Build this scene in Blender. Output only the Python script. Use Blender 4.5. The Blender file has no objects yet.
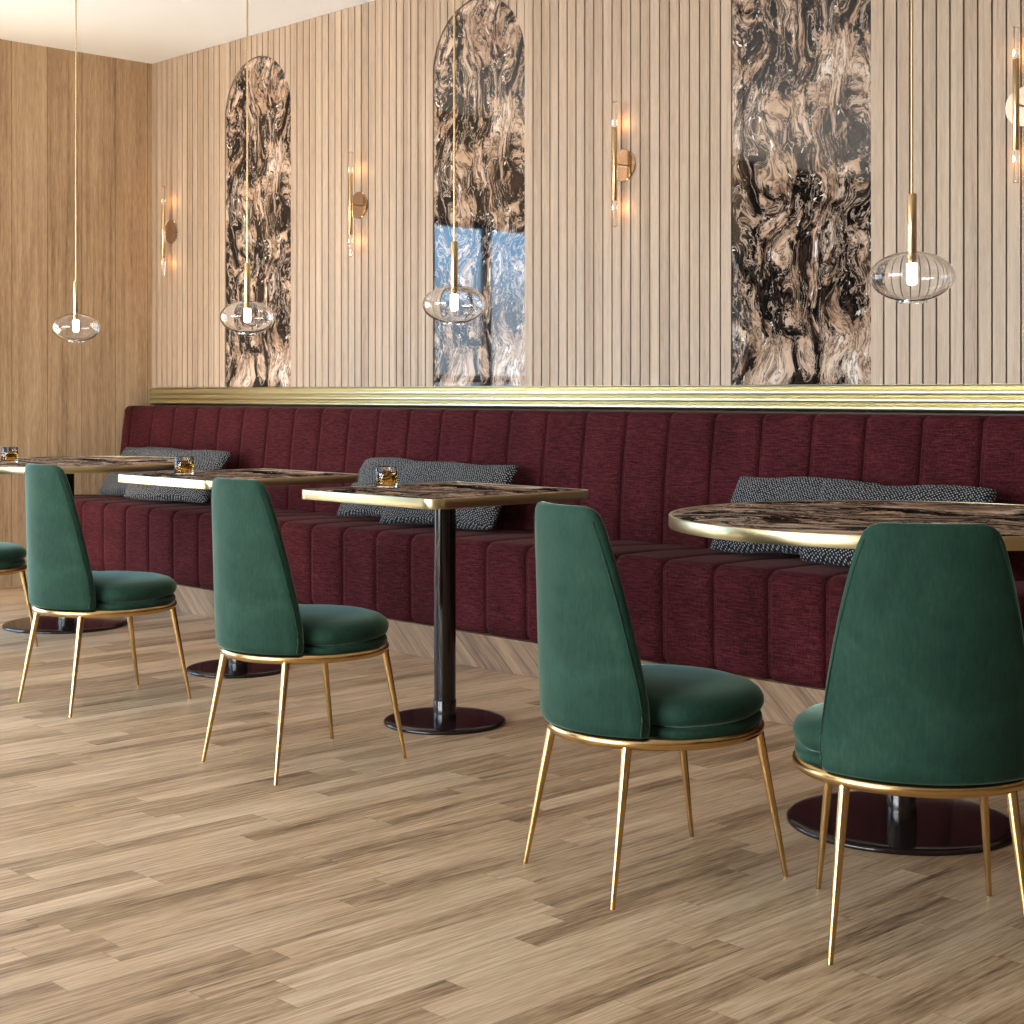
import bpy, math, random
from mathutils import Vector, Matrix

random.seed(7)
SC = bpy.context.scene
COL = SC.collection
PI = math.pi

# ------------------------------------------------------------------ helpers
class MB:
    """collects vertices, faces and material slots for one mesh"""
    def __init__(self):
        self.v, self.f, self.m = [], [], []

    def add(self, verts, faces, mi=0):
        b = len(self.v)
        self.v += [tuple(p) for p in verts]
        self.f += [tuple(b + i for i in q) for q in faces]
        self.m += [mi] * len(faces)
        return self

    def box(self, x0, x1, y0, y1, z0, z1, mi=0):
        v = [(x0, y0, z0), (x1, y0, z0), (x1, y1, z0), (x0, y1, z0),
             (x0, y0, z1), (x1, y0, z1), (x1, y1, z1), (x0, y1, z1)]
        f = [(0, 3, 2, 1), (4, 5, 6, 7), (0, 1, 5, 4), (1, 2, 6, 5), (2, 3, 7, 6), (3, 0, 4, 7)]
        return self.add(v, f, mi)

    def prism_y(self, pts, y0, y1, mi=0):
        """pts: outline in x, z (counter clockwise seen from -y); y0 is the front"""
        n = len(pts)
        v = [(x, y0, z) for x, z in pts] + [(x, y1, z) for x, z in pts]
        f = [tuple(range(n)), tuple(range(2 * n - 1, n - 1, -1))]
        f += [((i + 1) % n, i, n + i, n + (i + 1) % n) for i in range(n)]
        return self.add(v, f, mi)

    def lathe(self, prof, seg=48, closed=False, rfun=None, c=(0, 0, 0)):
        """prof: list of (r, z) going round the outline; an r of 0 makes a pole"""
        rows, v, f = [], [], []
        for r, z in prof:
            if r < 1e-6:
                rows.append([len(v)] * seg)
                v.append((c[0], c[1], c[2] + z))
            else:
                rows.append(list(range(len(v), len(v) + seg)))
                for k in range(seg):
                    a = 2 * PI * k / seg
                    rr = r * (rfun(a, r) if rfun else 1.0)
                    v.append((c[0] + rr * math.cos(a), c[1] + rr * math.sin(a), c[2] + z))
        n = len(rows)
        for i in range(n if closed else n - 1):
            A, B = rows[i], rows[(i + 1) % n]
            for k in range(seg):
                k2 = (k + 1) % seg
                q = [A[k], A[k2], B[k2], B[k]]
                u = []
                for w in q:
                    if w not in u:
                        u.append(w)
                if len(u) >= 3:
                    f.append(tuple(u))
        return self.add(v, f)

    def tube(self, pts, rad, seg=16, cap=True):
        """pts: list of points, rad: one radius or a list"""
        P = [Vector(p) for p in pts]
        R = rad if isinstance(rad, (list, tuple)) else [rad] * len(P)
        v, f = [], []
        up = Vector((0, 0, 1))
        for i, p in enumerate(P):
            d = (P[min(i + 1, len(P) - 1)] - P[max(i - 1, 0)]).normalized()
            a = d.cross(up)
            if a.length < 1e-3:
                a = Vector((1, 0, 0))
            a.normalize()
            b = d.cross(a).normalized()
            for k in range(seg):
                t = 2 * PI * k / seg
                v.append(p + (a * math.cos(t) + b * math.sin(t)) * R[i])
        for i in range(len(P) - 1):
            for k in range(seg):
                k2 = (k + 1) % seg
                f.append((i * seg + k, i * seg + k2, (i + 1) * seg + k2, (i + 1) * seg + k))
        if cap:
            f.append(tuple(range(seg - 1, -1, -1)))
            f.append(tuple(range((len(P) - 1) * seg, len(P) * seg)))
        return self.add(v, f)

    def build(self, name, mats, parent=None, loc=(0, 0, 0), smooth=True, angle=40, subsurf=0):
        import bmesh
        me = bpy.data.meshes.new(name)
        me.from_pydata(self.v, [], self.f)
        if not isinstance(mats, (list, tuple)):
            mats = [mats]
        for m in mats:
            me.materials.append(m)
        me.polygons.foreach_set('material_index', self.m)
        bm = bmesh.new()
        bm.from_mesh(me)
        bmesh.ops.recalc_face_normals(bm, faces=bm.faces)
        bm.to_mesh(me)
        bm.free()
        if smooth:
            me.shade_smooth()
            me.set_sharp_from_angle(angle=math.radians(angle))
        me.update()
        o = bpy.data.objects.new(name, me)
        o.location = loc
        COL.objects.link(o)
        if parent is not None:
            o.parent = parent
        if subsurf:
            s = o.modifiers.new('Subdivision', 'SUBSURF')
            s.levels = s.render_levels = subsurf
        return o


def empty(name, loc=(0, 0, 0), rz=0.0):
    o = bpy.data.objects.new(name, None)
    o.empty_display_size = 0.1
    o.location = loc
    o.rotation_euler = (0, 0, rz)
    COL.objects.link(o)
    return o


def tag(o, label, cat, group=None):
    o['label'] = label
    o['category'] = cat
    if group:
        o['group'] = group
    return o


def structure(o):
    o['kind'] = 'structure'
    return o


def copy_tree(o, parent=None):
    c = o.copy()
    COL.objects.link(c)
    if parent is not None:
        c.parent = parent
        c.matrix_parent_inverse = o.matrix_parent_inverse.copy()
    for ch in [x for x in bpy.data.objects if x.parent == o]:
        copy_tree(ch, c)
    return c


# ---------------------------------------------------------------- materials
class NT:
    def __init__(self, name):
        self.mat = bpy.data.materials.new(name)
        self.mat.use_nodes = True
        self.t = self.mat.node_tree
        self.t.nodes.clear()
        self.out = self.t.nodes.new('ShaderNodeOutputMaterial')

    def n(self, typ, **kw):
        nd = self.t.nodes.new(typ)
        for k, v in kw.items():
            setattr(nd, k, v)
        return nd

    def link(self, a, b):
        self.t.links.new(a, b)

    def put(self, sock, val):
        if isinstance(val, bpy.types.NodeSocket):
            self.link(val, sock)
        else:
            sock.default_value = val

    def math(self, op, a, b=None, c=None):
        nd = self.n('ShaderNodeMath', operation=op)
        self.put(nd.inputs[0], a)
        if b is not None:
            self.put(nd.inputs[1], b)
        if c is not None:
            self.put(nd.inputs[2], c)
        return nd.outputs[0]

    def vmath(self, op, a, b=None):
        nd = self.n('ShaderNodeVectorMath', operation=op)
        self.put(nd.inputs[0], a)
        if b is not None:
            self.put(nd.inputs[1], b)
        return nd.outputs[0]

    def coord(self):
        return self.n('ShaderNodeTexCoord').outputs['Object']

    def sep(self, v):
        nd = self.n('ShaderNodeSeparateXYZ')
        self.link(v, nd.inputs[0])
        return nd.outputs

    def comb(self, x, y, z):
        nd = self.n('ShaderNodeCombineXYZ')
        for s, v in zip(nd.inputs, (x, y, z)):
            self.put(s, v)
        return nd.outputs[0]

    def mapping(self, v, scale=(1, 1, 1), rot=(0, 0, 0), loc=(0, 0, 0)):
        nd = self.n('ShaderNodeMapping')
        self.link(v, nd.inputs[0])
        nd.inputs['Scale'].default_value = scale
        nd.inputs['Rotation'].default_value = rot
        nd.inputs['Location'].default_value = loc
        return nd.outputs[0]

    def noise(self, v, scale=1, detail=2, rough=0.5, dist=0.0, out='Fac'):
        nd = self.n('ShaderNodeTexNoise')
        self.link(v, nd.inputs['Vector'])
        nd.inputs['Scale'].default_value = scale
        nd.inputs['Detail'].default_value = detail
        nd.inputs['Roughness'].default_value = rough
        nd.inputs['Distortion'].default_value = dist
        return nd.outputs[out]

    def white(self, v):
        nd = self.n('ShaderNodeTexWhiteNoise', noise_dimensions='3D')
        self.link(v, nd.inputs['Vector'])
        return nd.outputs['Value']

    def ramp(self, fac, stops, interp='LINEAR'):
        nd = self.n('ShaderNodeValToRGB')
        cr = nd.color_ramp
        cr.interpolation = interp
        while len(cr.elements) < len(stops):
            cr.elements.new(0.5)
        for e, (p, c) in zip(cr.elements, stops):
            e.position = p
            e.color = (*c, 1) if len(c) == 3 else c
        self.link(fac, nd.inputs[0])
        return nd.outputs['Color']

    def mix(self, fac, a, b, mode='MIX'):
        nd = self.n('ShaderNodeMix', data_type='RGBA', blend_type=mode)
        self.put(nd.inputs[0], fac)
        for s, v in ((nd.inputs[6], a), (nd.inputs[7], b)):
            if isinstance(v, (tuple, list)):
                v = (*v, 1) if len(v) == 3 else v
            self.put(s, v)
        return nd.outputs[2]

    def bump(self, h, strength=0.2, dist=0.01):
        nd = self.n('ShaderNodeBump')
        nd.inputs['Strength'].default_value = strength
        nd.inputs['Distance'].default_value = dist
        self.link(h, nd.inputs['Height'])
        return nd.outputs[0]

    def principled(self, color=(0.8, 0.8, 0.8), rough=0.5, metal=0.0, normal=None, **kw):
        b = self.n('ShaderNodeBsdfPrincipled')
        if isinstance(color, (tuple, list)):
            color = (*color, 1) if len(color) == 3 else color
        self.put(b.inputs['Base Color'], color)
        self.put(b.inputs['Roughness'], rough)
        self.put(b.inputs['Metallic'], metal)
        if normal is not None:
            self.link(normal, b.inputs['Normal'])
        for k, v in kw.items():
            self.put(b.inputs[k.replace('_', ' ')], v)
        self.link(b.outputs[0], self.out.inputs[0])
        return self.mat


def mat_plain(name, color, rough=0.5, metal=0.0, **kw):
    t = NT(name)
    v = t.coord()
    n = t.noise(v, 40, 2)
    r = t.math('MULTIPLY_ADD', n, 0.06, rough - 0.03)
    return t.principled(color, r, metal, **kw)


def mat_floor():
    t = NT('oak strip parquet')
    X, Y, Z = t.sep(t.coord())
    W, L = 0.070, 0.66
    xr = t.math('DIVIDE', X, W)
    row = t.math('FLOOR', xr)
    off = t.white(t.comb(row, 3.7, 0.0))
    yr = t.math('ADD', t.math('DIVIDE', Y, L), t.math('MULTIPLY', off, 9.0))
    colm = t.math('FLOOR', yr)
    rid = t.white(t.comb(row, colm, 1.3))
    # grain: long streaks that run with the strip, shifted per strip
    sh = t.math('MULTIPLY', rid, 37.0)
    gv = t.comb(t.math('MULTIPLY', X, 110.0), t.math('ADD', t.math('MULTIPLY', Y, 4.0), sh), sh)
    g1 = t.noise(gv, 1.0, 4, 0.6, 0.25)
    gv2 = t.comb(t.math('MULTIPLY', X, 330.0), t.math('ADD', t.math('MULTIPLY', Y, 16.0), sh), sh)
    g2 = t.noise(gv2, 1.0, 3, 0.6)
    broad = t.noise(t.comb(t.math('MULTIPLY', X, 16.0), t.math('ADD', t.math('MULTIPLY', Y, 1.6), sh), sh), 1.0, 3, 0.55, 0.6)
    k = t.math('ADD', t.math('MULTIPLY', rid, 0.17),
               t.math('ADD', t.math('MULTIPLY', g1, 0.52),
                      t.math('ADD', t.math('MULTIPLY', g2, 0.42), t.math('MULTIPLY', broad, 0.36))))
    c = t.ramp(k, [(0.54, (0.140, 0.080, 0.040)), (0.65, (0.320, 0.206, 0.114)), (0.74, (0.470, 0.328, 0.196)),
                   (0.84, (0.590, 0.435, 0.280)), (0.95, (0.700, 0.550, 0.385))])
    fx = t.math('FRACT', xr)
    fy = t.math('FRACT', yr)
    ex = t.math('MINIMUM', fx, t.math('SUBTRACT', 1.0, fx))
    ey = t.math('MULTIPLY', t.math('MINIMUM', fy, t.math('SUBTRACT', 1.0, fy)), L / W)
    e = t.math('MINIMUM', ex, ey)
    seam = t.math('SMOOTH_MIN', t.math('MULTIPLY', e, 45.0), 1.0, 0.2)
    c = t.mix(t.math('MULTIPLY', t.math('SUBTRACT', 1.0, seam), 0.45), c, (0.07, 0.04, 0.02))
    rough = t.math('MULTIPLY_ADD', g2, 0.18, 0.34)
    nrm = t.bump(t.math('ADD', g2, t.math('MULTIPLY', seam, 0.6)), 0.10, 0.002)
    return t.principled(c, rough, 0.0, nrm, Specular_IOR_Level=0.45)


def mat_wood(name, stops, axis='z', cell=None, across='x', fine=150.0, seed=0.0, celltone=0.35, seam=0.0, rough=0.5, bump=0.15):
    """vertical grain; 'across' names the horizontal axis; cell = board width"""
    t = NT(name)
    S = dict(zip('xyz', t.sep(t.coord())))
    a, u = S[across], S[axis]
    w = S[[k for k in 'xyz' if k not in (across, axis)][0]]
    if cell:
        cr = t.math('DIVIDE', a, cell)
        rid = t.white(t.comb(t.math('FLOOR', cr), seed, 2.2))
    else:
        rid = t.math('MULTIPLY', 0.5, 1.0)
    sh = t.math('MULTIPLY', rid, 23.0)
    def vec(s, l):
        return t.comb(t.math('MULTIPLY', a, s), t.math('ADD', t.math('MULTIPLY', u, l), sh), t.math('ADD', t.math('MULTIPLY', w, s), sh))
    g1 = t.noise(vec(fine * 0.28, 1.1), 1.0, 4, 0.6, 0.3)
    g2 = t.noise(vec(fine * 1.6, 14.0), 1.0, 2, 0.6)
    g3 = t.noise(vec(6.0, 0.5), 1.0, 3, 0.5, 0.8)
    k = t.math('ADD', t.math('MULTIPLY', rid, celltone),
               t.math('ADD', t.math('MULTIPLY', g1, 0.40),
                      t.math('ADD', t.math('MULTIPLY', g2, 0.36), t.math('MULTIPLY', g3, 0.25))))
    c = t.ramp(k, stops)
    if cell and seam:
        fx = t.math('FRACT', cr)
        ex = t.math('MINIMUM', fx, t.math('SUBTRACT', 1.0, fx))
        s = t.math('LESS_THAN', ex, seam)
        c = t.mix(t.math('MULTIPLY', s, 0.55), c, (0.05, 0.028, 0.015))
    nrm = t.bump(g2, bump, 0.002)
    return t.principled(c, rough, 0.0, nrm)


def mat_plinth():
    t = NT('diagonal oak veneer')
    X, Y, Z = t.sep(t.coord())
    ca, sa = math.cos(math.radians(40)), math.sin(math.radians(40))
    along = t.math('SUBTRACT', t.math('MULTIPLY', X, ca), t.math('MULTIPLY', Z, sa))
    perp = t.math('ADD', t.math('MULTIPLY', X, sa), t.math('MULTIPLY', Z, ca))
    cr = t.math('DIVIDE', perp, 0.12)
    rid = t.white(t.comb(t.math('FLOOR', cr), 5.5, 0.3))
    sh = t.math('MULTIPLY', rid, 31.0)
    g1 = t.noise(t.comb(t.math('MULTIPLY', perp, 45.0), t.math('ADD', t.math('MULTIPLY', along, 2.0), sh), sh), 1.0, 4, 0.6, 0.3)
    g2 = t.noise(t.comb(t.math('MULTIPLY', perp, 240.0), t.math('ADD', t.math('MULTIPLY', along, 12.0), sh), sh), 1.0, 2, 0.6)
    k = t.math('ADD', t.math('MULTIPLY', rid, 0.12), t.math('ADD', t.math('MULTIPLY', g1, 0.62), t.math('MULTIPLY', g2, 0.3)))
    c = t.ramp(k, [(0.36, (0.080, 0.041, 0.020)), (0.52, (0.185, 0.108, 0.055)), (0.72, (0.31, 0.195, 0.108))])
    fx = t.math('FRACT', cr)
    ex = t.math('MINIMUM', fx, t.math('SUBTRACT', 1.0, fx))
    c = t.mix(t.math('MULTIPLY', t.math('LESS_THAN', ex, 0.02), 0.6), c, (0.06, 0.03, 0.015))
    return t.principled(c, 0.5, 0.0, t.bump(g2, 0.1, 0.002))


def mat_marble(name, scale=(1, 1, 1), rough=0.1, coat=0.5, stretch=(1, 1, 1), spec=0.5, satin=None):
    t = NT(name)
    def scaled(v, k):
        nd = t.n('ShaderNodeVectorMath', operation='SCALE')
        t.link(v, nd.inputs[0])
        nd.inputs['Scale'].default_value = k
        return nd.outputs[0]
    def warp(v, src, sc, amt, det=2):
        w = t.vmath('SUBTRACT', t.noise(src, sc, det, 0.55, 0.0, 'Color'), (0.5, 0.5, 0.5))
        return t.vmath('ADD', v, scaled(w, amt))
    v0 = t.mapping(t.coord(), scale)
    v = warp(v0, v0, 1.5, 0.85, 2)
    v = warp(v, v, 4.5, 0.16, 3)
    v = warp(v, v, 14.0, 0.035, 2)
    st = t.mapping(v, stretch)
    big = t.noise(t.mapping(v, tuple(0.5 + 0.5 * q for q in stretch)), 1.6, 3, 0.5)     # where the black lies
    fib = t.noise(st, 2.6, 8, 0.68, 0.25)                  # strands
    fine = t.noise(st, 9.0, 6, 0.7, 0.5)
    tone = t.noise(v, 3.3, 4, 0.6)
    k = t.math('ADD', t.math('MULTIPLY', big, 0.60), t.math('ADD', t.math('MULTIPLY', fib, 0.95), t.math('MULTIPLY', fine, 0.50)))
    k = t.math('SUBTRACT', k, 0.515)
    blk = (0.005, 0.004, 0.004)
    tanc = t.ramp(tone, [(0.30, (0.215, 0.125, 0.078)), (0.47, (0.40, 0.265, 0.18)), (0.58, (0.56, 0.41, 0.31)), (0.70, (0.74, 0.66, 0.59))])
    m = t.ramp(k, [(0.455, (0, 0, 0)), (0.50, (0.16, 0.16, 0.16)), (0.53, (0.75, 0.75, 0.75)), (0.57, (1, 1, 1))])
    c = t.mix(m, blk, tanc)
    # thin dark threads inside the light strands
    th = t.noise(st, 5.2, 7, 0.66, 0.6)
    thr = t.ramp(th, [(0.44, (0, 0, 0)), (0.485, (1, 1, 1)), (0.50, (1, 1, 1)), (0.54, (0, 0, 0))])
    c = t.mix(t.math('MULTIPLY', thr, 0.80), c, (0.035, 0.020, 0.014))
    # pale threads and flecks in the black
    th2 = t.noise(st, 3.9, 8, 0.7, 0.9)
    pal = t.ramp(th2, [(0.535, (0, 0, 0)), (0.552, (1, 1, 1)), (0.560, (1, 1, 1)), (0.578, (0, 0, 0))])
    c = t.mix(t.math('MULTIPLY', pal, 0.75), c, (0.52, 0.40, 0.31))
    fl = t.noise(v, 13.0, 5, 0.62, 1.4)
    flr = t.ramp(fl, [(0.645, (0, 0, 0)), (0.68, (1, 1, 1))])
    c = t.mix(t.math('MULTIPLY', flr, 0.9), c, (0.84, 0.81, 0.78))
    if satin:
        df = t.n('ShaderNodeBsdfDiffuse')
        t.link(c, df.inputs[0])
        gl = t.n('ShaderNodeBsdfGlossy')
        gl.inputs['Roughness'].default_value = rough
        mx = t.n('ShaderNodeMixShader')
        mx.inputs[0].default_value = satin
        t.link(df.outputs[0], mx.inputs[1])
        t.link(gl.outputs[0], mx.inputs[2])
        t.link(mx.outputs[0], t.out.inputs[0])
        return t.mat
    return t.principled(c, rough, 0.0, None, Specular_IOR_Level=spec, Coat_Weight=coat, Coat_Roughness=0.03, Coat_IOR=1.55)


def mat_burgundy():
    t = NT('burgundy woven upholstery')
    v = t.coord()
    s1 = t.noise(t.mapping(v, (22, 160, 260)), 1.0, 4, 0.65)
    s2 = t.noise(t.mapping(v, (260, 500, 60)), 1.0, 2, 0.6)
    s3 = t.noise(v, 5.0, 3, 0.5)
    k = t.math('ADD', t.math('MULTIPLY', s1, 0.6), t.math('ADD', t.math('MULTIPLY', s2, 0.3), t.math('MULTIPLY', s3, 0.15)))
    c = t.ramp(k, [(0.38, (0.011, 0.0018, 0.0023)), (0.53, (0.043, 0.0062, 0.0080)), (0.70, (0.104, 0.022, 0.025))])
    nrm = t.bump(k, 0.35, 0.004)
    return t.principled(c, 0.85, 0.0, nrm, Sheen_Weight=0.06, Sheen_Roughness=0.4, Sheen_Tint=(0.95, 0.55, 0.5, 1), Specular_IOR_Level=0.08)


def mat_velvet():
    t = NT('green velvet')
    v = t.coord()
    a = t.noise(v, 9.0, 4, 0.6, 0.8)
    b = t.noise(t.mapping(v, (160, 160, 40)), 1.0, 3, 0.6)
    k = t.math('ADD', t.math('MULTIPLY', a, 0.6), t.math('MULTIPLY', b, 0.4))
    c = t.ramp(k, [(0.3, (0.008, 0.029, 0.019)), (0.55, (0.016, 0.050, 0.033)), (0.8, (0.029, 0.074, 0.052))])
    return t.principled(c, 0.75, 0.0, t.bump(k, 0.12, 0.003), Sheen_Weight=0.6, Sheen_Roughness=0.3,
                        Sheen_Tint=(0.65, 0.9, 0.72, 1), Specular_IOR_Level=0.15)


def mat_tweed():
    t = NT('black and white tweed')
    X, Y, Z = t.sep(t.coord())
    vo = t.n('ShaderNodeTexVoronoi', voronoi_dimensions='2D')
    t.link(t.comb(t.math('ADD', X, t.math('MULTIPLY', Z, 0.8)), t.math('SUBTRACT', Z, t.math('MULTIPLY', X, 0.6)), 0.0), vo.inputs['Vector'])
    vo.inputs['Scale'].default_value = 92.0
    vo.inputs['Randomness'].default_value = 0.35
    n = t.noise(t.coord(), 60.0, 3, 0.6)
    k = t.math('ADD', t.math('MULTIPLY_ADD', vo.outputs['Distance'], -0.95, 0.70), t.math('MULTIPLY', n, 0.14))
    c = t.ramp(k, [(0.38, (0.008, 0.009, 0.011)), (0.53, (0.075, 0.078, 0.084)), (0.72, (0.52, 0.52, 0.53))])
    return t.principled(c, 0.9, 0.0, t.bump(k, 0.5, 0.004), Sheen_Weight=0.05, Specular_IOR_Level=0.1)


def mat_metal(name, color, rough, aniso=0.0):
    t = NT(name)
    n = t.noise(t.coord(), 6.0, 2, 0.5)
    c = t.mix(t.math('MULTIPLY', n, 0.10), color, tuple(q * 0.8 for q in color))
    return t.principled(c, rough, 1.0)


def mat_glass(name, color=(1, 1, 1), ior=1.45, rough=0.0):
    t = NT(name)
    g = t.n('ShaderNodeBsdfGlass')
    g.inputs['Color'].default_value = (*color, 1)
    g.inputs['IOR'].default_value = ior
    g.inputs['Roughness'].default_value = rough
    t.link(g.outputs[0], t.out.inputs[0])
    return t.mat


def mat_pane(name):
    """thin window pane: faint mirror over clear"""
    t = NT(name)
    tr = t.n('ShaderNodeBsdfTransparent')
    tr.inputs[0].default_value = (0.96, 0.98, 0.98, 1)
    gl = t.n('ShaderNodeBsdfGlossy')
    gl.inputs['Roughness'].default_value = 0.02
    mx = t.n('ShaderNodeMixShader')
    mx.inputs[0].default_value = 0.05
    t.link(tr.outputs[0], mx.inputs[1])
    t.link(gl.outputs[0], mx.inputs[2])
    t.link(mx.outputs[0], t.out.inputs[0])
    return t.mat


def mat_emit(name, color, strength):
    t = NT(name)
    e = t.n('ShaderNodeEmission')
    e.inputs[0].default_value = (*color, 1)
    e.inputs[1].default_value = strength
    t.link(e.outputs[0], t.out.inputs[0])
    return t.mat


M = {}
M['floor'] = mat_floor()
M['slat'] = mat_wood('pale oak slats', [(0.36, (0.195, 0.128, 0.082)), (0.50, (0.340, 0.246, 0.172)), (0.70, (0.460, 0.358, 0.266))],
                     cell=0.0535, across='x', fine=170, celltone=0.15)
M['backing'] = mat_wood('dark oak backing', [(0.3, (0.055, 0.030, 0.017)), (0.8, (0.12, 0.070, 0.040))], across='x')
M['veneer'] = mat_wood('brown oak veneer', [(0.36, (0.190, 0.110, 0.056)), (0.49, (0.400, 0.262, 0.146)), (0.66, (0.600, 0.435, 0.270))],
                       cell=0.213, across='y', fine=150, celltone=0.05, seam=0.012, seed=4.0)
M['plinth'] = mat_plinth()
M['panel_marble'] = mat_marble('dark veined panel marble', (1.9, 1.9, 1.4), rough=0.4, coat=1.0, stretch=(2.3, 2.3, 0.9), spec=0.0)
M['table_marble'] = mat_marble('dark veined table marble', (1.5, 1.8, 1.6), rough=0.12, stretch=(0.8, 2.4, 2.0), satin=0.06)
M['burgundy'] = mat_burgundy()
M['velvet'] = mat_velvet()
M['tweed'] = mat_tweed()
M['brass'] = mat_metal('polished brass', (0.64, 0.42, 0.18), 0.24)
M['rim'] = mat_metal('satin brass rim', (0.55, 0.46, 0.26), 0.28)
M['trim'] = mat_metal('champagne gold trim', (0.82, 0.76, 0.53), 0.31)
M['lampbrass'] = mat_metal('lamp brass', (0.66, 0.48, 0.26), 0.26)
M['disc'] = mat_metal('bronze mirror disc', (0.66, 0.52, 0.42), 0.10)
M['black'] = mat_plain('black lacquered steel', (0.012, 0.007, 0.006), 0.12, Specular_IOR_Level=0.35, Coat_Weight=0.12, Coat_Roughness=0.04)
M['ceiling'] = mat_plain('white ceiling paint', (0.85, 0.89, 0.94), 0.9)
M['frame'] = mat_plain('dark window frame', (0.02, 0.02, 0.02), 0.4)
M['dark'] = mat_plain('dark matt plaster', (0.010, 0.009, 0.009), 0.95, Specular_IOR_Level=0.05)
M['glass'] = mat_glass('clear lamp glass')
M['tumbler'] = mat_glass('clear tumbler glass', (0.97, 0.98, 0.98))
M['whisky'] = mat_glass('amber drink', (0.96, 0.74, 0.36), 1.33)
M['pane'] = mat_pane('window glass')
M['bulb'] = mat_emit('lit bulb', (1.0, 0.82, 0.62), 9.0)
M['filament'] = mat_emit('lit sconce core', (1.0, 0.85, 0.70), 0.5)

# ------------------------------------------------------------------ the room
XL, XR, YB, YF, ZC = -8.24, 3.2, 4.93, -4.2, 3.02
PANELS = [(-7.470, -6.847), (-5.700, -5.072), (-3.906, -3.260)]
PTOP = 2.895

structure(MB().box(XL - .2, XR + .2, YF - .2, YB + .2, -0.1, 0.0).build('floor', M['floor'], smooth=False))
structure(MB().box(XL - .2, XR + .2, YF - .2, YB + .2, ZC, ZC + .12).build('ceiling', M['ceiling'], smooth=False))


def arch_z(x, a, b):
    r = (b - a) / 2
    m = (a + b) / 2
    return PTOP - r + math.sqrt(max(r * r - (x - m) ** 2, 0))


def slat_wall():
    mb = MB()
    mb.box(XL - .2, XR + .2, YB + 0.020, YB + 0.2, 0.0, ZC, 1)
    edges = [XL] + [e for p in PANELS for e in p] + [XR]
    gap = 0.0068
    for i in range(len(edges) - 1):
        a, b = edges[i], edges[i + 1]
        n = max(1, round((b - a) / 0.0537))
        p = (b - a) / n
        panel = i % 2 == 1
        for k in range(n):
            x0, x1 = a + k * p + gap / 2, a + (k + 1) * p - gap / 2
            if not panel and k == 0:
                x0 = a
            if not panel and k == n - 1:
                x1 = b
            if panel:
                xs = [x0 + (x1 - x0) * j / 6 for j in range(7)]
                low = [(x, arch_z(x, a, b) + 0.003) for x in xs]
            else:
                low = [(x0, 1.085), (x1, 1.085)]
            mb.prism_y(low + [(x1, ZC), (x0, ZC)], YB, YB + 0.021, 0)
    return mb.build('wall_back', [M['slat'], M['backing']], smooth=False)


structure(slat_wall())

WY0, WY1, WZ = -0.75, 3.0, 2.29
lw = MB()
lw.box(XL - .2, XL, WY1, YB + .2, 0, ZC)
lw.box(XL - .2, XL, YF - .2, WY0, 0, ZC, 1)
lw.box(XL - .2, XL, WY0, WY1, WZ, ZC)
structure(lw.build('wall_left', [M['veneer'], M['dark']], smooth=False))
structure(MB().box(XR, XR + .2, YF - .2, YB + .2, 0, ZC).build('wall_right', M['veneer'], smooth=False))
fw = MB()
fw.box(XL, XR, YF - .2, YF, 2.75, ZC)
FX0 = -7.5
fw.box(XL, FX0, YF - .2, YF, 0, 2.75)
FX1 = -1.2
fw.box(FX1, XR, YF - .2, YF, 0, 2.75)
structure(fw.build('wall_front', M['slat'], smooth=False))


def window(name, axis, at, a0, a1, z1, mull, rails):
    fr = MB()
    def bar(p0, p1, q0, q1, d=0.06):
        if axis == 'x':
            fr.box(at - .10, at - .10 + d, p0, p1, q0, q1)
        else:
            fr.box(p0, p1, at - .10, at - .10 + d, q0, q1)
    w = 0.05
    for m in mull:
        bar(m - w / 2, m + w / 2, w, z1 - w)
    bar(a0, a0 + w, 0, z1)
    bar(a1 - w, a1, 0, z1)
    ms = [a0 + w] + sorted(m for m in mull) + [a1 - w]
    for i in range(len(ms) - 1):
        p0 = ms[i] + (w / 2 if i else 0)
        p1 = ms[i + 1] - (w / 2 if i < len(ms) - 2 else 0)
        for r0, r1 in [(0, w), (z1 - w, z1)] + [(r - w / 2, r + w / 2) for r in rails]:
            bar(p0, p1, r0, r1)
    o = structure(fr.build(name, M['frame'], smooth=False))
    g = MB()
    if axis == 'x':
        g.box(at - .078, at - .070, a0 + .02, a1 - .02, .02, z1 - .02)
    else:
        g.box(a0 + .02, a1 - .02, at - .078, at - .070, .02, z1 - .02)
    g.build('pane', M['pane'], o, smooth=False)


window('window_1', 'x', XL, WY0, WY1, WZ, [0.70, 2.18], [1.17])
window('added_front_window', 'y', YF, FX0, FX1, 2.75, [-5.93, -4.35, -2.78], [0.9])  # unseen front window, added to bring more daylight onto back wall and chairs

# ribbed gold rail above the banquette
tb = MB()
prof = [(YB + 0.02, 0.999)]
for k in range(3):
    zl = 1.000 + k * 0.0288
    prof.append((YB - 0.004, zl))
    for j in range(19):
        a = -PI / 2 + PI * j / 18
        prof.append((YB - 0.006 - 0.0140 * max(math.cos(a), 0), zl + 0.0140 + 0.0130 * math.sin(a)))
prof += [(YB - 0.004, 1.0870), (YB - 0.006, 1.0875), (YB - 0.020, 1.0990), (YB - 0.020, 1.1010), (YB + 0.02, 1.1010)]
n = len(prof)
x0, x1 = XL, XR
tb.add([(x0, y, z) for y, z in prof] + [(x1, y, z) for y, z in prof],
       [(i, i + 1, n + i + 1, n + i) for i in range(n - 1)] + [tuple(range(n)), tuple(range(2 * n - 1, n - 1, -1))])
structure(tb.build('trim_1', M['trim'], angle=60))

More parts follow.
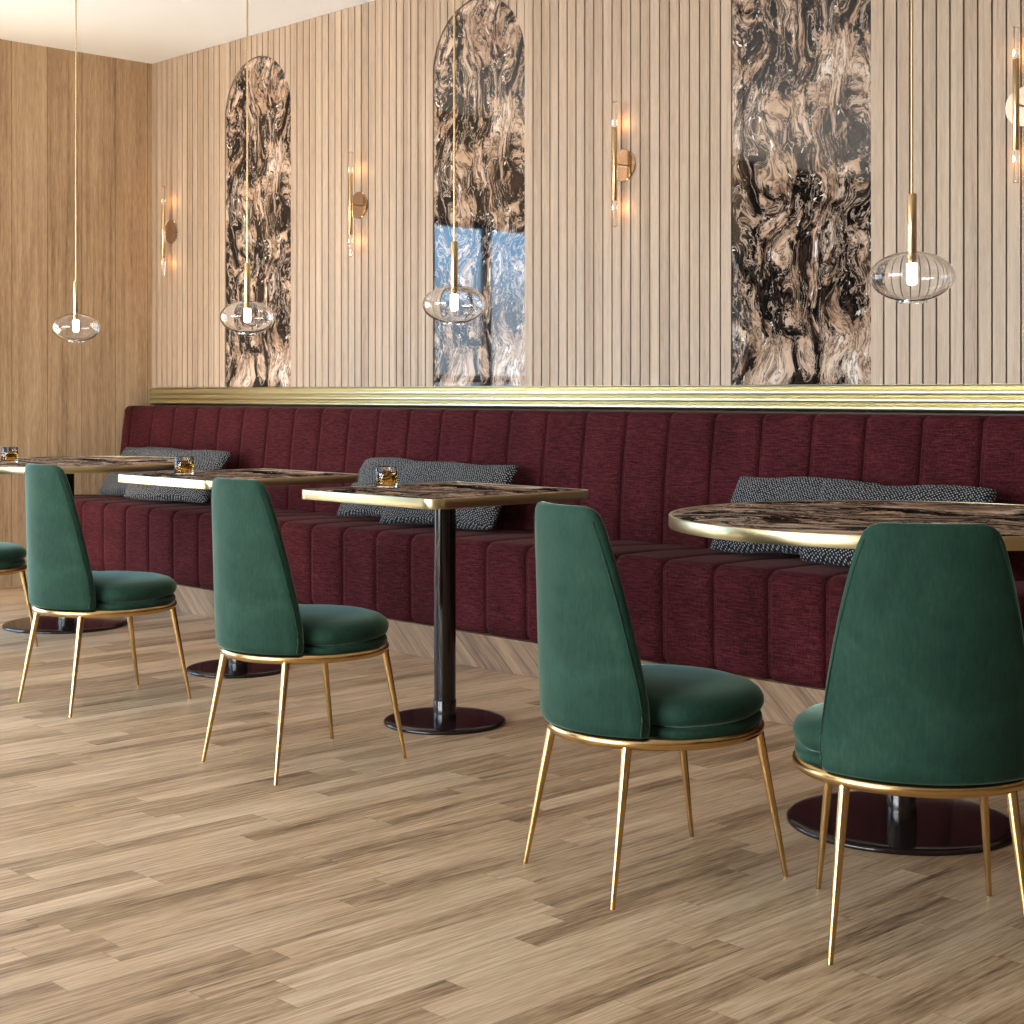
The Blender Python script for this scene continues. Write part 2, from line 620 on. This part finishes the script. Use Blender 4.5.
# arched marble panels
PL = ['arched dark marble wall panel nearest the room corner, leftmost of three',
      'middle arched dark marble wall panel, mirroring blue sky in its lower half',
      'widest arched dark marble wall panel at right, arch cut off by the photo top']
for (a, b), lab in zip(PANELS, PL):
    m = (a + b) / 2
    r = (b - a) / 2 - 0.0015
    pts = [(-r, 0.0), (r, 0.0)]
    H = PTOP - (b - a) / 2 - 1.1025
    pts += [(r * math.cos(PI * j / 32), H + r * math.sin(PI * j / 32)) for j in range(33)]
    o = MB().prism_y(pts, 0.006, 0.0185).build('marble_panel', M['panel_marble'], smooth=False, loc=(m, YB, 1.1025))
    tag(o, lab, 'wall panel', 'arched marble panels on the slatted wall')

# ---------------------------------------------------------------- banquette
BX0, BX1, PITCH, G0 = -8.225, -0.45, 0.2265, -3.160
bq = empty('banquette', ((BX0 + BX1) / 2, 4.5, 0))
tag(bq, 'long burgundy channel-tufted banquette running along the slatted wall on an oak plinth', 'banquette')
OFF = Vector(bq.location)


def channel_xs():
    grooves = [G0 + k * PITCH for k in range(-30, 30)]
    grooves = [g for g in grooves if BX0 + .03 < g < BX1 - .03]
    e = [BX0] + grooves + [BX1]
    T = [0, .006, .014, .03, .055, .075, .085, .095, .11, .15, .25, .4, .6, .75, .86, .93, .965, .982, .993]
    out = []
    for i in range(len(e) - 1):
        w = e[i + 1] - e[i]
        for t in T:
            tt = t
            h = 1 - abs(2 * tt - 1) ** 14
            h *= 1 - 0.10 * (2 * tt - 1) ** 2
            if 0.07 < t < 0.1:
                h -= 0.16
            out.append((e[i] + w * t, h))
    out.append((BX1, 0.0))
    return out


def tuft(path, depth, name):
    P = [Vector((0, y, z)) for y, z in path]
    N = []
    for i in range(len(P)):
        d = (P[min(i + 1, len(P) - 1)] - P[max(i - 1, 0)]).normalized()
        N.append(Vector((0, -d.z, d.y)))      # path runs so that this points out of the cushion
    xs = channel_xs()
    v, f = [], []
    L = len(P)
    for x, h in xs:
        for i in range(L):
            q = P[i] + N[i] * (h * depth)
            v.append((x - OFF.x, q.y - OFF.y, q.z))
    for c in range(len(xs) - 1):
        for i in range(L - 1):
            f.append((c * L + i, c * L + i + 1, (c + 1) * L + i + 1, (c + 1) * L + i))
    # closed ends and back
    f.append(tuple(range(L)))
    f.append(tuple(range(len(v) - 1, len(v) - L - 1, -1)))
    f.append(tuple([c * L for c in range(len(xs))] + [c * L + L - 1 for c in range(len(xs) - 1, -1, -1)]))
    mb = MB()
    mb.add(v, f)
    o = mb.build(name, M['burgundy'], bq, angle=60)
    return o


def arc(cy, cz, r, a0, a1, n):
    return [(cy + r * math.cos(math.radians(a0 + (a1 - a0) * k / n)), cz + r * math.sin(math.radians(a0 + (a1 - a0) * k / n))) for k in range(n + 1)]


# seat: from the bottom of the front, up, over the front edge and back
seat_path = [(4.30, 0.136)] + arc(4.222, 0.170, 0.034, -90, -180, 4) + [(4.186, 0.26), (4.186, 0.36), (4.186, 0.41)] \
    + arc(4.208, 0.449, 0.022, 180, 90, 6) + [(4.32, 0.472), (4.42, 0.471), (4.52, 0.467), (4.60, 0.463), (4.72, 0.460)]
seat_path = [(y, z) for y, z in seat_path]
tuft(seat_path, 0.022, 'seat')
back_path = [(4.709, 0.45), (4.711, 0.55), (4.722, 0.72), (4.738, 0.86), (4.749, 0.93)] \
    + arc(4.766, 0.962, 0.014, 180, 90, 6) + [(4.82, 0.976), (4.895, 0.974)]
tuft(back_path, 0.020, 'backrest')
pb = MB().box(BX0 - OFF.x, BX1 - OFF.x, 4.158 - OFF.y, 4.60 - OFF.y, 0.001, 0.131)
po = pb.build('plinth', M['plinth'], bq, smooth=False)
po['label'] = 'oak plinth with diagonal grain'

# -------------------------------------------------------------------- chairs
def phi_of(z):
    T = [(0.340, 52), (0.36, 54), (0.40, 54), (0.45, 52.2), (0.54, 47.5), (0.64, 42.0), (0.725, 36.5), (0.775, 32.8), (0.80, 30.6), (0.815, 28.4), (0.824, 25.5), (0.8295, 21)]
    for (za, pa), (zb, pb_) in zip(T, T[1:]):
        if z <= zb:
            return math.radians(pa + (pb_ - pa) * (z - za) / (zb - za))
    return math.radians(T[-1][1])


def R_SHELL(z):
    th = 0.043 - max(z - 0.42, 0) * 0.034
    return 0.256 - 0.0215 + (z - 0.35) * 0.042 + th / 2 + 0.0003


def shell_mesh():
    R = 0.256
    rows = [(0.346, 0.016), (0.347, 0.030), (0.354, 0.040), (0.37, 0.043), (0.42, 0.043), (0.48, 0.042), (0.54, 0.040), (0.60, 0.038), (0.66, 0.036), (0.72, 0.034),
            (0.765, 0.032), (0.79, 0.030), (0.812, 0.028), (0.823, 0.022), (0.828, 0.013), (0.8295, 0.006)]
    NO, NE = 22, 4
    v, f = [], []
    for z, th in rows:
        p = phi_of(z)
        rc = R - 0.0215 + (z - 0.35) * 0.042
        ro, ri = rc + th / 2, rc - th / 2
        loop = []
        pe = p - (th / 2) / rc
        for k in range(NO + 1):
            a = -pe + 2 * pe * k / NO
            loop.append((ro, a))
        for k in range(1, NE):
            b = PI * k / NE
            loop.append((rc + th / 2 * math.cos(b), pe + (th / 2) * math.sin(b) / rc))
        for k in range(NO + 1):
            a = pe - 2 * pe * k / NO
            loop.append((ri, a))
        for k in range(1, NE):
            b = PI * k / NE
            loop.append((rc - th / 2 * math.cos(b), -pe - (th / 2) * math.sin(b) / rc))
        for r, a in loop:
            v.append((r * math.sin(a), -r * math.cos(a), z))
    n = len(v) // len(rows)
    for i in range(len(rows) - 1):
        for k in range(n):
            k2 = (k + 1) % n
            f.append((i * n + k, i * n + k2, (i + 1) * n + k2, (i + 1) * n + k))
    # caps: quads straight across the thickness
    for base in (0, (len(rows) - 1) * n):
        idx = [base + k for k in range(n)]
        f.append(tuple(idx))
    mb = MB()
    mb.add(v, f)
    return mb


def seat_r(a, r):
    """squeeze the round seat where the backrest shell stands (back is -y)"""
    d = abs((a + PI / 2 + PI) % (2 * PI) - PI)
    t = min(max((math.degrees(d) - 50) / 22, 0), 1)
    t = t * t * (3 - 2 * t)
    lim = 0.205 / 0.243
    return lim + (1 - lim) * t


def make_chair():
    root = empty('dining_chair')
    sh = shell_mesh().build('backrest', M['velvet'], root, angle=180)
    pts_r, pts_l = [], []
    for k in range(15):
        z = 0.352 + (0.80 - 0.352) * k / 14
        a = phi_of(z) - 0.062
        rr = R_SHELL(z)
        pts_r.append((rr * math.sin(a), -rr * math.cos(a), z))
        pts_l.append((-rr * math.sin(a), -rr * math.cos(a), z))
    for pts in (pts_l, pts_r):
        MB().tube(pts, 0.0015, 6).build('seam', M['velvet'], sh)
    cush = [(0, 0.3645), (0.20, 0.3645), (0.226, 0.366), (0.238, 0.374), (0.2435, 0.386), (0.243, 0.398), (0.236, 0.410), (0.222, 0.420),
            (0.195, 0.428), (0.15, 0.434), (0.09, 0.437), (0, 0.438)]
    MB().lathe(cush, 72, rfun=seat_r).build('seat_cushion', M['velvet'], root, angle=180)
    pad = [(0, 0.336), (0.222, 0.336), (0.234, 0.341), (0.240, 0.350), (0.238, 0.359), (0.230, 0.3635), (0, 0.364)]
    MB().lathe(pad, 72, rfun=seat_r).build('seat_base', M['velvet'], root, angle=180)
    ring = [(0.2315 + 0.0132 * math.cos(2 * PI * k / 16), 0.3320 + 0.0132 * math.sin(2 * PI * k / 16)) for k in range(16)]
    MB().lathe(ring, 96, closed=True).build('seat_ring', M['brass'], root, angle=180)
    for sx, sy, fx in ((-1, -1, .1845), (1, -1, .1845), (-1, 1, .179), (1, 1, .179)):
        top = (sx * 0.153, sy * 0.172, 0.331)
        foot = (sx * fx, sy * 0.229, 0.0)
        mid = [tuple(top[i] + (foot[i] - top[i]) * q for i in range(3)) for q in (0.03, 0.5)]
        MB().tube([top, mid[0], mid[1], foot], [0.0112, 0.0112, 0.0085, 0.0055], 18).build('leg', M['brass'], root)
    return root


CH = [(-1.7248, 2.768, 128.7, 'green velvet dining chair seen from behind, nearest the camera at right'),
      (-2.3415, 2.6815, 75.1, 'green velvet dining chair beside the nearest chair, left of the large round table'),
      (-3.7435, 2.746, 89.1, 'green velvet dining chair in front of the square table whose black pole foot is uncovered at its right'),
      (-4.957, 2.7805, 89.4, 'green velvet dining chair whose back overlaps the far round table, whole chair second from left'),
      (-6.380, 2.930, 90.0, 'green velvet dining chair cut off by the left photo edge, only its round seat showing')]
CH[2] = (*CH[2][:3], 'green velvet dining chair in the middle of the row, overlapping the farther square table')
CH[3] = (*CH[3][:3], 'green velvet dining chair overlapping the far round table, second from the left photo edge')
proto = make_chair()
for i, (x, y, a, lab) in enumerate(CH):
    o = proto if i == 0 else copy_tree(proto)
    o.location = (x, y, 0)
    o.rotation_euler = (0, 0, math.radians(a - 90))
    tag(o, lab, 'chair', 'green dining chairs')

# -------------------------------------------------------------------- tables
def rounded_outline(kind, s, r=0.055):
    if kind == 'round':
        return [(s * math.cos(2 * PI * k / 128), s * math.sin(2 * PI * k / 128)) for k in range(128)]
    out = []
    h = s
    for cx, cy, a0 in ((h - r, h - r, 0), (-h + r, h - r, 90), (-h + r, -h + r, 180), (h - r, -h + r, 270)):
        for k in range(13):
            a = math.radians(a0 + 90 * k / 12)
            out.append((cx + r * math.cos(a), cy + r * math.sin(a)))
    return out


def make_table(kind, size, base_r):
    root = empty('pedestal_table')
    TT, TB = 0.756, 0.726
    outer = rounded_outline(kind, size)
    inner = rounded_outline(kind, size - 0.006, 0.049)
    n = len(outer)
    top = MB()
    v = [(x, y, TB + 0.004) for x, y in inner] + [(x, y, TT - 0.0012) for x, y in inner]
    top.add(v, [tuple(range(n - 1, -1, -1)), tuple(range(n, 2 * n))] + [(i, (i + 1) % n, n + (i + 1) % n, n + i) for i in range(n)])
    top.build('tabletop', M['table_marble'], root, angle=30)
    rim = MB()
    v = []
    for z, pts in ((TB, inner), (TB, outer), (TB + .0015, [(x * 1.0015, y * 1.0015) for x, y in outer]), (TT - .0015, [(x * 1.0015, y * 1.0015) for x, y in outer]), (TT, outer), (TT, inner)):
        v += [(x, y, z) for x, y in pts]
    f = []
    for k in range(6):
        k2 = (k + 1) % 6
        for i in range(n):
            j = (i + 1) % n
            f.append((k * n + i, k * n + j, k2 * n + j, k2 * n + i))
    rim.add(v, f)
    ro = rim.build('rim', M['rim'], root, angle=30)
    ro['label'] = 'brass edge band'
    MB().lathe([(0, TB - .004), (0.13, TB - .004), (0.13, TB + .0035), (0, TB + .0035)], 48).build('mounting_plate', M['black'], root, angle=30)
    MB().lathe([(0.0355, 0.075), (0.0355, TB - .004)], 48).build('pole', M['black'], root)
    MB().lathe([(0.0372, 0.014), (0.0372, 0.073), (0.0365, 0.0745), (0.0345, 0.0745)], 48).build('pole_collar', M['black'], root, angle=30)
    R = base_r
    MB().lathe([(0, 0.0), (R - .002, 0.0), (R, 0.002), (R, 0.008), (R - .004, 0.0125), (R - .012, 0.0145), (R - .03, 0.0155), (0.036, 0.0165), (0, 0.0165)], 96).build('base', M['black'], root, angle=50)
    return root


TABLES = [('round', 0.577, 0.284, -2.171, 3.419, 'large round marble table at right with brass rim, behind the nearest chair'),
          ('square', 0.345, 0.199, -3.862, 3.392, 'square marble table in the middle of the picture, its black pole in full view'),
          ('square', 0.340, 0.200, -5.150, 3.460, 'square marble table farther left, mostly behind the middle green chair'),
          ('round', 0.577, 0.292, -6.687, 3.552, 'far round marble table at the left photo edge')]
made = {}
for kind, s, br, x, y, lab in TABLES:
    if kind in made:
        o = copy_tree(made[kind])
        o.scale = (1, 1, 1)
    else:
        o = made[kind] = make_table(kind, s, br)
    o.location = (x, y, 0)
    tag(o, lab, 'table', 'marble pedestal tables')
    if x > -3:
        o.scale = (1, 1, 1.011)
made['square'].rotation_euler = (0, 0, 0)

# ------------------------------------------------------------------ tumblers
def make_tumbler():
    root = empty('tumbler')
    r, h = 0.0365, 0.070
    prof = [(0, 0), (r - .003, 0), (r, 0.003), (r, h - .001), (r - .001, h), (r - .0025, h - .001), (r - .003, 0.013), (r - .006, 0.0105), (0, 0.010)]
    MB().lathe(prof, 48).build('glass', M['tumbler'], root, angle=50)
    rr = r - .0027
    MB().lathe([(0, 0.0112), (rr - .004, 0.0112), (rr, 0.0138), (rr, 0.042), (0, 0.042)], 48).build('drink', M['whisky'], root, angle=40)
    return root


tm = make_tumbler()
for i, (x, y, lab) in enumerate([(-4.075, 3.32, 'clear tumbler of amber drink on the middle square table'),
                                 (-5.265, 3.29, 'clear tumbler of amber drink on the farther square table'),
                                 (-6.70, 3.28, 'clear tumbler of amber drink on the far round table at left edge')]):
    o = tm if i == 0 else copy_tree(tm)
    o.location = (x, y, 0.7562)
    tag(o, lab, 'glass', 'tumblers of amber drink')

# ------------------------------------------------------------------ cushions
def pillow_mesh(L, H, T, seed):
    rnd = random.Random(seed)
    nx, nz = 36, 22
    v, f = [], []
    ph = [rnd.uniform(0, 6) for _ in range(6)]
    def pt(i, j, side):
        u, w = -1 + 2 * i / nx, -1 + 2 * j / nz
        # corners reach out, sides pull in
        x = u * (L / 2) * (1 - 0.05 * (1 - abs(u) ** 4) * 0 - 0.045 * (1 - w * w) * abs(u) ** 3)
        z = w * (H / 2) * (1 - 0.075 * (1 - u * u) * abs(w) ** 3)
        x *= 1 - 0.030 * abs(u * w) ** 7
        z *= 1 - 0.060 * abs(u * w) ** 7
        e = max(0, (1 - u ** 4) * (1 - w ** 4))
        t = T / 2 * e ** 0.42
        wr = 0.004 * math.sin(9 * u + ph[0] + 3 * w) + 0.004 * math.sin(7 * w + ph[1] - 4 * u) + 0.006 * math.sin(3.3 * u + ph[2])
        y = side * (t + 0.0035) + wr * e ** 0.5 * 0.9
        z += 0.006 * math.sin(4 * u + ph[3]) * abs(w) ** 2
        return (x, y, z)
    idx = {}
    for side in (-1, 1):
        for i in range(nx + 1):
            for j in range(nz + 1):
                idx[side, i, j] = len(v)
                v.append(pt(i, j, side))
    for side in (-1, 1):
        for i in range(nx):
            for j in range(nz):
                q = (idx[side, i, j], idx[side, i + 1, j], idx[side, i + 1, j + 1], idx[side, i, j + 1])
                f.append(q if side < 0 else q[::-1])
    for i in range(nx):
        for j in (0, nz):
            q = (idx[-1, i, j], idx[1, i, j], idx[1, i + 1, j], idx[-1, i + 1, j])
            f.append(q)
    for j in range(nz):
        for i in (0, nx):
            f.append((idx[-1, i, j], idx[-1, i, j + 1], idx[1, i, j + 1], idx[1, i, j]))
    mb = MB()
    mb.add(v, f)
    return mb


def pillow(xl, yb, yaw, L, seed, lab, lean=36, front=0.0):
    H, T = 0.328, 0.085
    o = pillow_mesh(L, H, T, seed).build('cushion', M['tweed'], angle=180)
    th = math.radians(lean)
    # bottom edge rests on the seat, top edge leans back
    R = Matrix.Rotation(math.radians(yaw), 4, 'Z') @ Matrix.Rotation(-th, 4, 'X')
    zc = 0.504 + (H / 2) * math.cos(th) + front
    yc = yb + (H / 2) * math.sin(th)
    ca = math.cos(math.radians(yaw))
    o.matrix_world = Matrix.Translation((xl + L / 2 * ca, yc, zc)) @ R
    tag(o, lab, 'cushion', 'grey tweed cushions on the banquette')
    return o


GR = [(-8.01, -7.54, 0.66, 'in the far corner'),
      (-5.83, -5.37, 0.63, 'behind the middle square table'),
      (-3.63, -3.16, 0.62, 'behind the large round table')]
for k, (xa, xb, L, where) in enumerate(GR):
    pillow(xa, 4.455, 1.5, L, 10 + k, f'grey tweed cushion, rear left one of the pair {where}')
    pillow(xb, 4.365, 9.0, L, 20 + k, f'grey tweed cushion, front right one of the pair {where}')

# ------------------------------------------------------------------ pendants
def make_pendant():
    zc = 0.0
    root = empty('pendant_lamp')
    top = ZC - 1.358
    MB().tube([(0, 0, 0.205), (0, 0, top - 0.02)], 0.0033, 10).build('rod', M['lampbrass'], root)
    MB().lathe([(0, top), (0.05, top), (0.05, top - .018), (0.046, top - .022), (0, top - .022)], 40).build('ceiling_rose', M['lampbrass'], root, angle=40)
    MB().lathe([(0, 0.205), (0.0108, 0.205), (0.0118, 0.2035), (0.0118, 0.045), (0.0108, 0.0435), (0.0108, 0.034), (0, 0.034)], 32).build('socket', M['lampbrass'], root, angle=40)
    MB().lathe([(0, 0.0335), (0.0125, 0.0335), (0.0132, 0.032), (0.0132, -0.012), (0.011, -0.018), (0.006, -0.0212), (0, -0.022)], 32).build('bulb', M['bulb'], root, angle=60)
    a, b, t = 0.104, 0.063, 0.0038
    outer, inner = [], []
    a0, a1 = math.acos(0.0135 / a), -math.acos(0.036 / a)
    N = 40
    for k in range(N + 1):
        q = a0 + (a1 - a0) * k / N
        outer.append((a * math.cos(q), b * math.sin(q)))
        inner.append(((a - t) * math.cos(q), (b - t) * math.sin(q)))
    inner[0] = (0.0135, inner[0][1])
    prof = outer + inner[::-1]
    g = MB().lathe(prof, 72, closed=True).build('glass_shade', M['glass'], root, angle=60)
    zb = outer[-1][1]
    rr = 0.036
    MB().lathe([(rr - .004, zb - .0005), (rr + .001, zb - .0005), (rr + .001, zb - .006), (rr - .004, zb - .006)], 48, closed=True).build('shade_rim', M['glass'], g, angle=40)
    return root


pp = make_pendant()
for i, (px, lab) in enumerate([(912.0, 'clear glass pendant lamp hanging rightmost, above the large round table'),
                               (454.3, 'clear glass pendant lamp in front of the middle marble panel'),
                               (247.3, 'clear glass pendant lamp in front of the left arched marble panel'),
                               (76.0, 'clear glass pendant lamp leftmost, in front of the plain brown wall')]):
    u = (px - 512) / 1580
    X, Y = 0.6912 * u - 0.7227, 0.7227 * u + 0.6912
    t = 3.42 / Y
    o = pp if i == 0 else copy_tree(pp)
    o.location = (X * t, 3.42, 1.358)
    tag(o, lab, 'lamp', 'glass pendant lamps')

# ------------------------------------------------------------------- sconces
def make_sconce():
    root = empty('wall_sconce')
    # local: wall face at y = 0, lamp towards -y
    d = MB()
    prof = [(0, 0.0), (0.066, 0.0), (0.0675, -0.002), (0.0675, -0.007), (0.066, -0.009), (0, -0.009)]
    v = MB().lathe(prof, 64)
    v.v = [(x, z - 0.0002, y) for x, y, z in v.v]
    v.build('backplate', M['disc'], root, angle=30)
    MB().box(-0.0035, 0.0035, -0.052, -0.0088, -0.0035, 0.0035).build('arm', M['lampbrass'], root, smooth=False)
    yt = -0.057
    MB().lathe([(0, -0.153), (0.0105, -0.153), (0.0112, -0.152), (0.0112, 0.152), (0.0105, 0.153), (0, 0.153)], 28, c=(0, yt, 0)).build('body_tube', M['lampbrass'], root, angle=40)
    for s in (1, -1):
        z0, z1 = s * 0.1535, s * 0.262
        pr = [(0.0078, z0), (0.0100, z0), (0.0100, z1 - s * .001), (0.009, z1), (0, z1), (0, z1 - s * .004), (0.0078, z1 - s * .005)]
        g = MB().lathe(pr, 28, c=(0, yt, 0)).build('glass_tube', M['glass'], root, angle=40)
        MB().lathe([(0, s * .154), (0.0028, s * .154), (0.0028, s * .185), (0, s * .186)], 12, c=(0, yt, 0)).build('lamp_core', M['filament'], g)
    return root


ws = make_sconce()
SX = [(-8.020, 'brass wall sconce in the corner, leftmost of four', 2.008), (-6.262, 'brass wall sconce between the left and middle marble panels', 2.012),
      (-4.474, 'brass wall sconce between the middle and right marble panels', 2.026), (-2.655, 'brass wall sconce at the right photo edge', 2.035)]
for i, (x, lab, z) in enumerate(SX):
    o = ws if i == 0 else copy_tree(ws)
    o.location = (x, YB, z)
    tag(o, lab, 'wall lamp', 'brass wall sconces')
    for s in (1, -1):
        ld = bpy.data.lights.new('sconce_light', 'POINT')
        ld.energy = 0.14
        ld.color = (1.0, 0.50, 0.18)
        ld.shadow_soft_size = 0.014
        lo = bpy.data.objects.new('sconce_light', ld)
        lo.location = (x, YB - 0.036, z + s * 0.178)
        COL.objects.link(lo)

# ------------------------------------------------------- daylight and camera
w = bpy.data.worlds.new('daylight')
SC.world = w
w.use_nodes = True
nt = w.node_tree
nt.nodes.clear()
wo = nt.nodes.new('ShaderNodeOutputWorld')
bg = nt.nodes.new('ShaderNodeBackground')
tc = nt.nodes.new('ShaderNodeTexCoord')
sp = nt.nodes.new('ShaderNodeSeparateXYZ')
nt.links.new(tc.outputs['Generated'], sp.inputs[0])
def ramp(fac, stops):
    r = nt.nodes.new('ShaderNodeValToRGB')
    while len(r.color_ramp.elements) < len(stops):
        r.color_ramp.elements.new(.5)
    for e, (p, c) in zip(r.color_ramp.elements, stops):
        e.position = p
        e.color = (*c, 1)
    nt.links.new(fac, r.inputs[0])
    return r.outputs[0]
hz = nt.nodes.new('ShaderNodeMapRange')
hz.inputs[1].default_value = -1
hz.inputs[2].default_value = 1
nt.links.new(sp.outputs['Z'], hz.inputs[0])
blue = ramp(hz.outputs[0], [(0.0, (0.30, 0.30, 0.30)), (0.488, (0.22, 0.25, 0.30)), (0.505, (0.15, 0.18, 0.21)), (0.526, (0.155, 0.20, 0.25)), (0.543, (0.19, 0.34, 0.51)), (0.62, (0.165, 0.33, 0.54)), (1.0, (0.16, 0.33, 0.58))])
warm = ramp(hz.outputs[0], [(0.0, (0.80, 0.79, 0.78)), (0.488, (0.75, 0.75, 0.75)), (0.505, (1.02, 1.03, 1.06)), (0.62, (1.0, 1.03, 1.08)), (1.0, (0.75, 0.82, 0.92))])
mr = nt.nodes.new('ShaderNodeMapRange')
# -Y (the added front window) is the bright hazy side, -X is clear blue sky
ab = nt.nodes.new('ShaderNodeMath')
ab.operation = 'MULTIPLY'
ab.inputs[1].default_value = -1
nt.links.new(sp.outputs['Y'], ab.inputs[0])
sub = nt.nodes.new('ShaderNodeMath')
sub.operation = 'ADD'
nt.links.new(ab.outputs[0], sub.inputs[0])
nt.links.new(sp.outputs['X'], sub.inputs[1])
mr.inputs[1].default_value = 0.12
mr.inputs[2].default_value = 0.45
nt.links.new(sub.outputs[0], mr.inputs[0])
mx = nt.nodes.new('ShaderNodeMix')
mx.data_type = 'RGBA'
nt.links.new(mr.outputs[0], mx.inputs[0])
nt.links.new(blue, mx.inputs[6])
nt.links.new(warm, mx.inputs[7])
nt.links.new(mx.outputs[2], bg.inputs[0])
bg.inputs[1].default_value = 13.0
nt.links.new(bg.outputs[0], wo.inputs[0])


sd = bpy.data.lights.new('sun', 'SUN')
sd.energy = 125.0
sd.angle = math.radians(0.6)
sd.color = (0.98, 0.98, 1.0)
so = bpy.data.objects.new('sun', sd)
so.rotation_euler = Vector((0.40, -0.32, -0.86)).to_track_quat('-Z', 'Y').to_euler()
so.location = (-12, 6, 5)
COL.objects.link(so)


def portal(name, loc, rot, sx, sy):
    ld = bpy.data.lights.new(name, 'AREA')
    ld.shape = 'RECTANGLE'
    ld.size, ld.size_y = sx, sy
    ld.cycles.is_portal = True
    o = bpy.data.objects.new(name, ld)
    o.location = loc
    o.rotation_euler = rot
    COL.objects.link(o)


portal('left_window_portal', (XL - .12, (WY0 + WY1) / 2, WZ / 2), (0, -PI / 2, 0), WZ, WY1 - WY0)
portal('added_window_portal', ((FX0 + FX1) / 2, YF - .12, 1.375), (PI / 2, 0, 0), FX1 - FX0, 2.75)  # guides sky light through the added front opening

cd = bpy.data.cameras.new('camera')
cd.sensor_width = 36
cd.lens = 1580 / 1024 * 36
cd.shift_y = -119 / 1024
cd.clip_start = 0.05
co = bpy.data.objects.new('camera', cd)
co.location = (0, 0, 1.07)
co.rotation_euler = (PI / 2, 0, math.atan2(0.7227, 0.6912))
COL.objects.link(co)
SC.camera = co

SC.view_settings.view_transform = 'Standard'
SC.view_settings.look = 'None'
SC.view_settings.gamma = 1
SC.view_settings.use_curve_mapping = False
SC.view_settings.exposure = 0.58
SC.cycles.max_bounces = 10
SC.cycles.diffuse_bounces = 5
SC.cycles.glossy_bounces = 5
SC.cycles.transmission_bounces = 10
SC.cycles.transparent_max_bounces = 10
SC.cycles.caustics_refractive = False
SC.cycles.caustics_reflective = False
SC.cycles.sample_clamp_indirect = 30.0
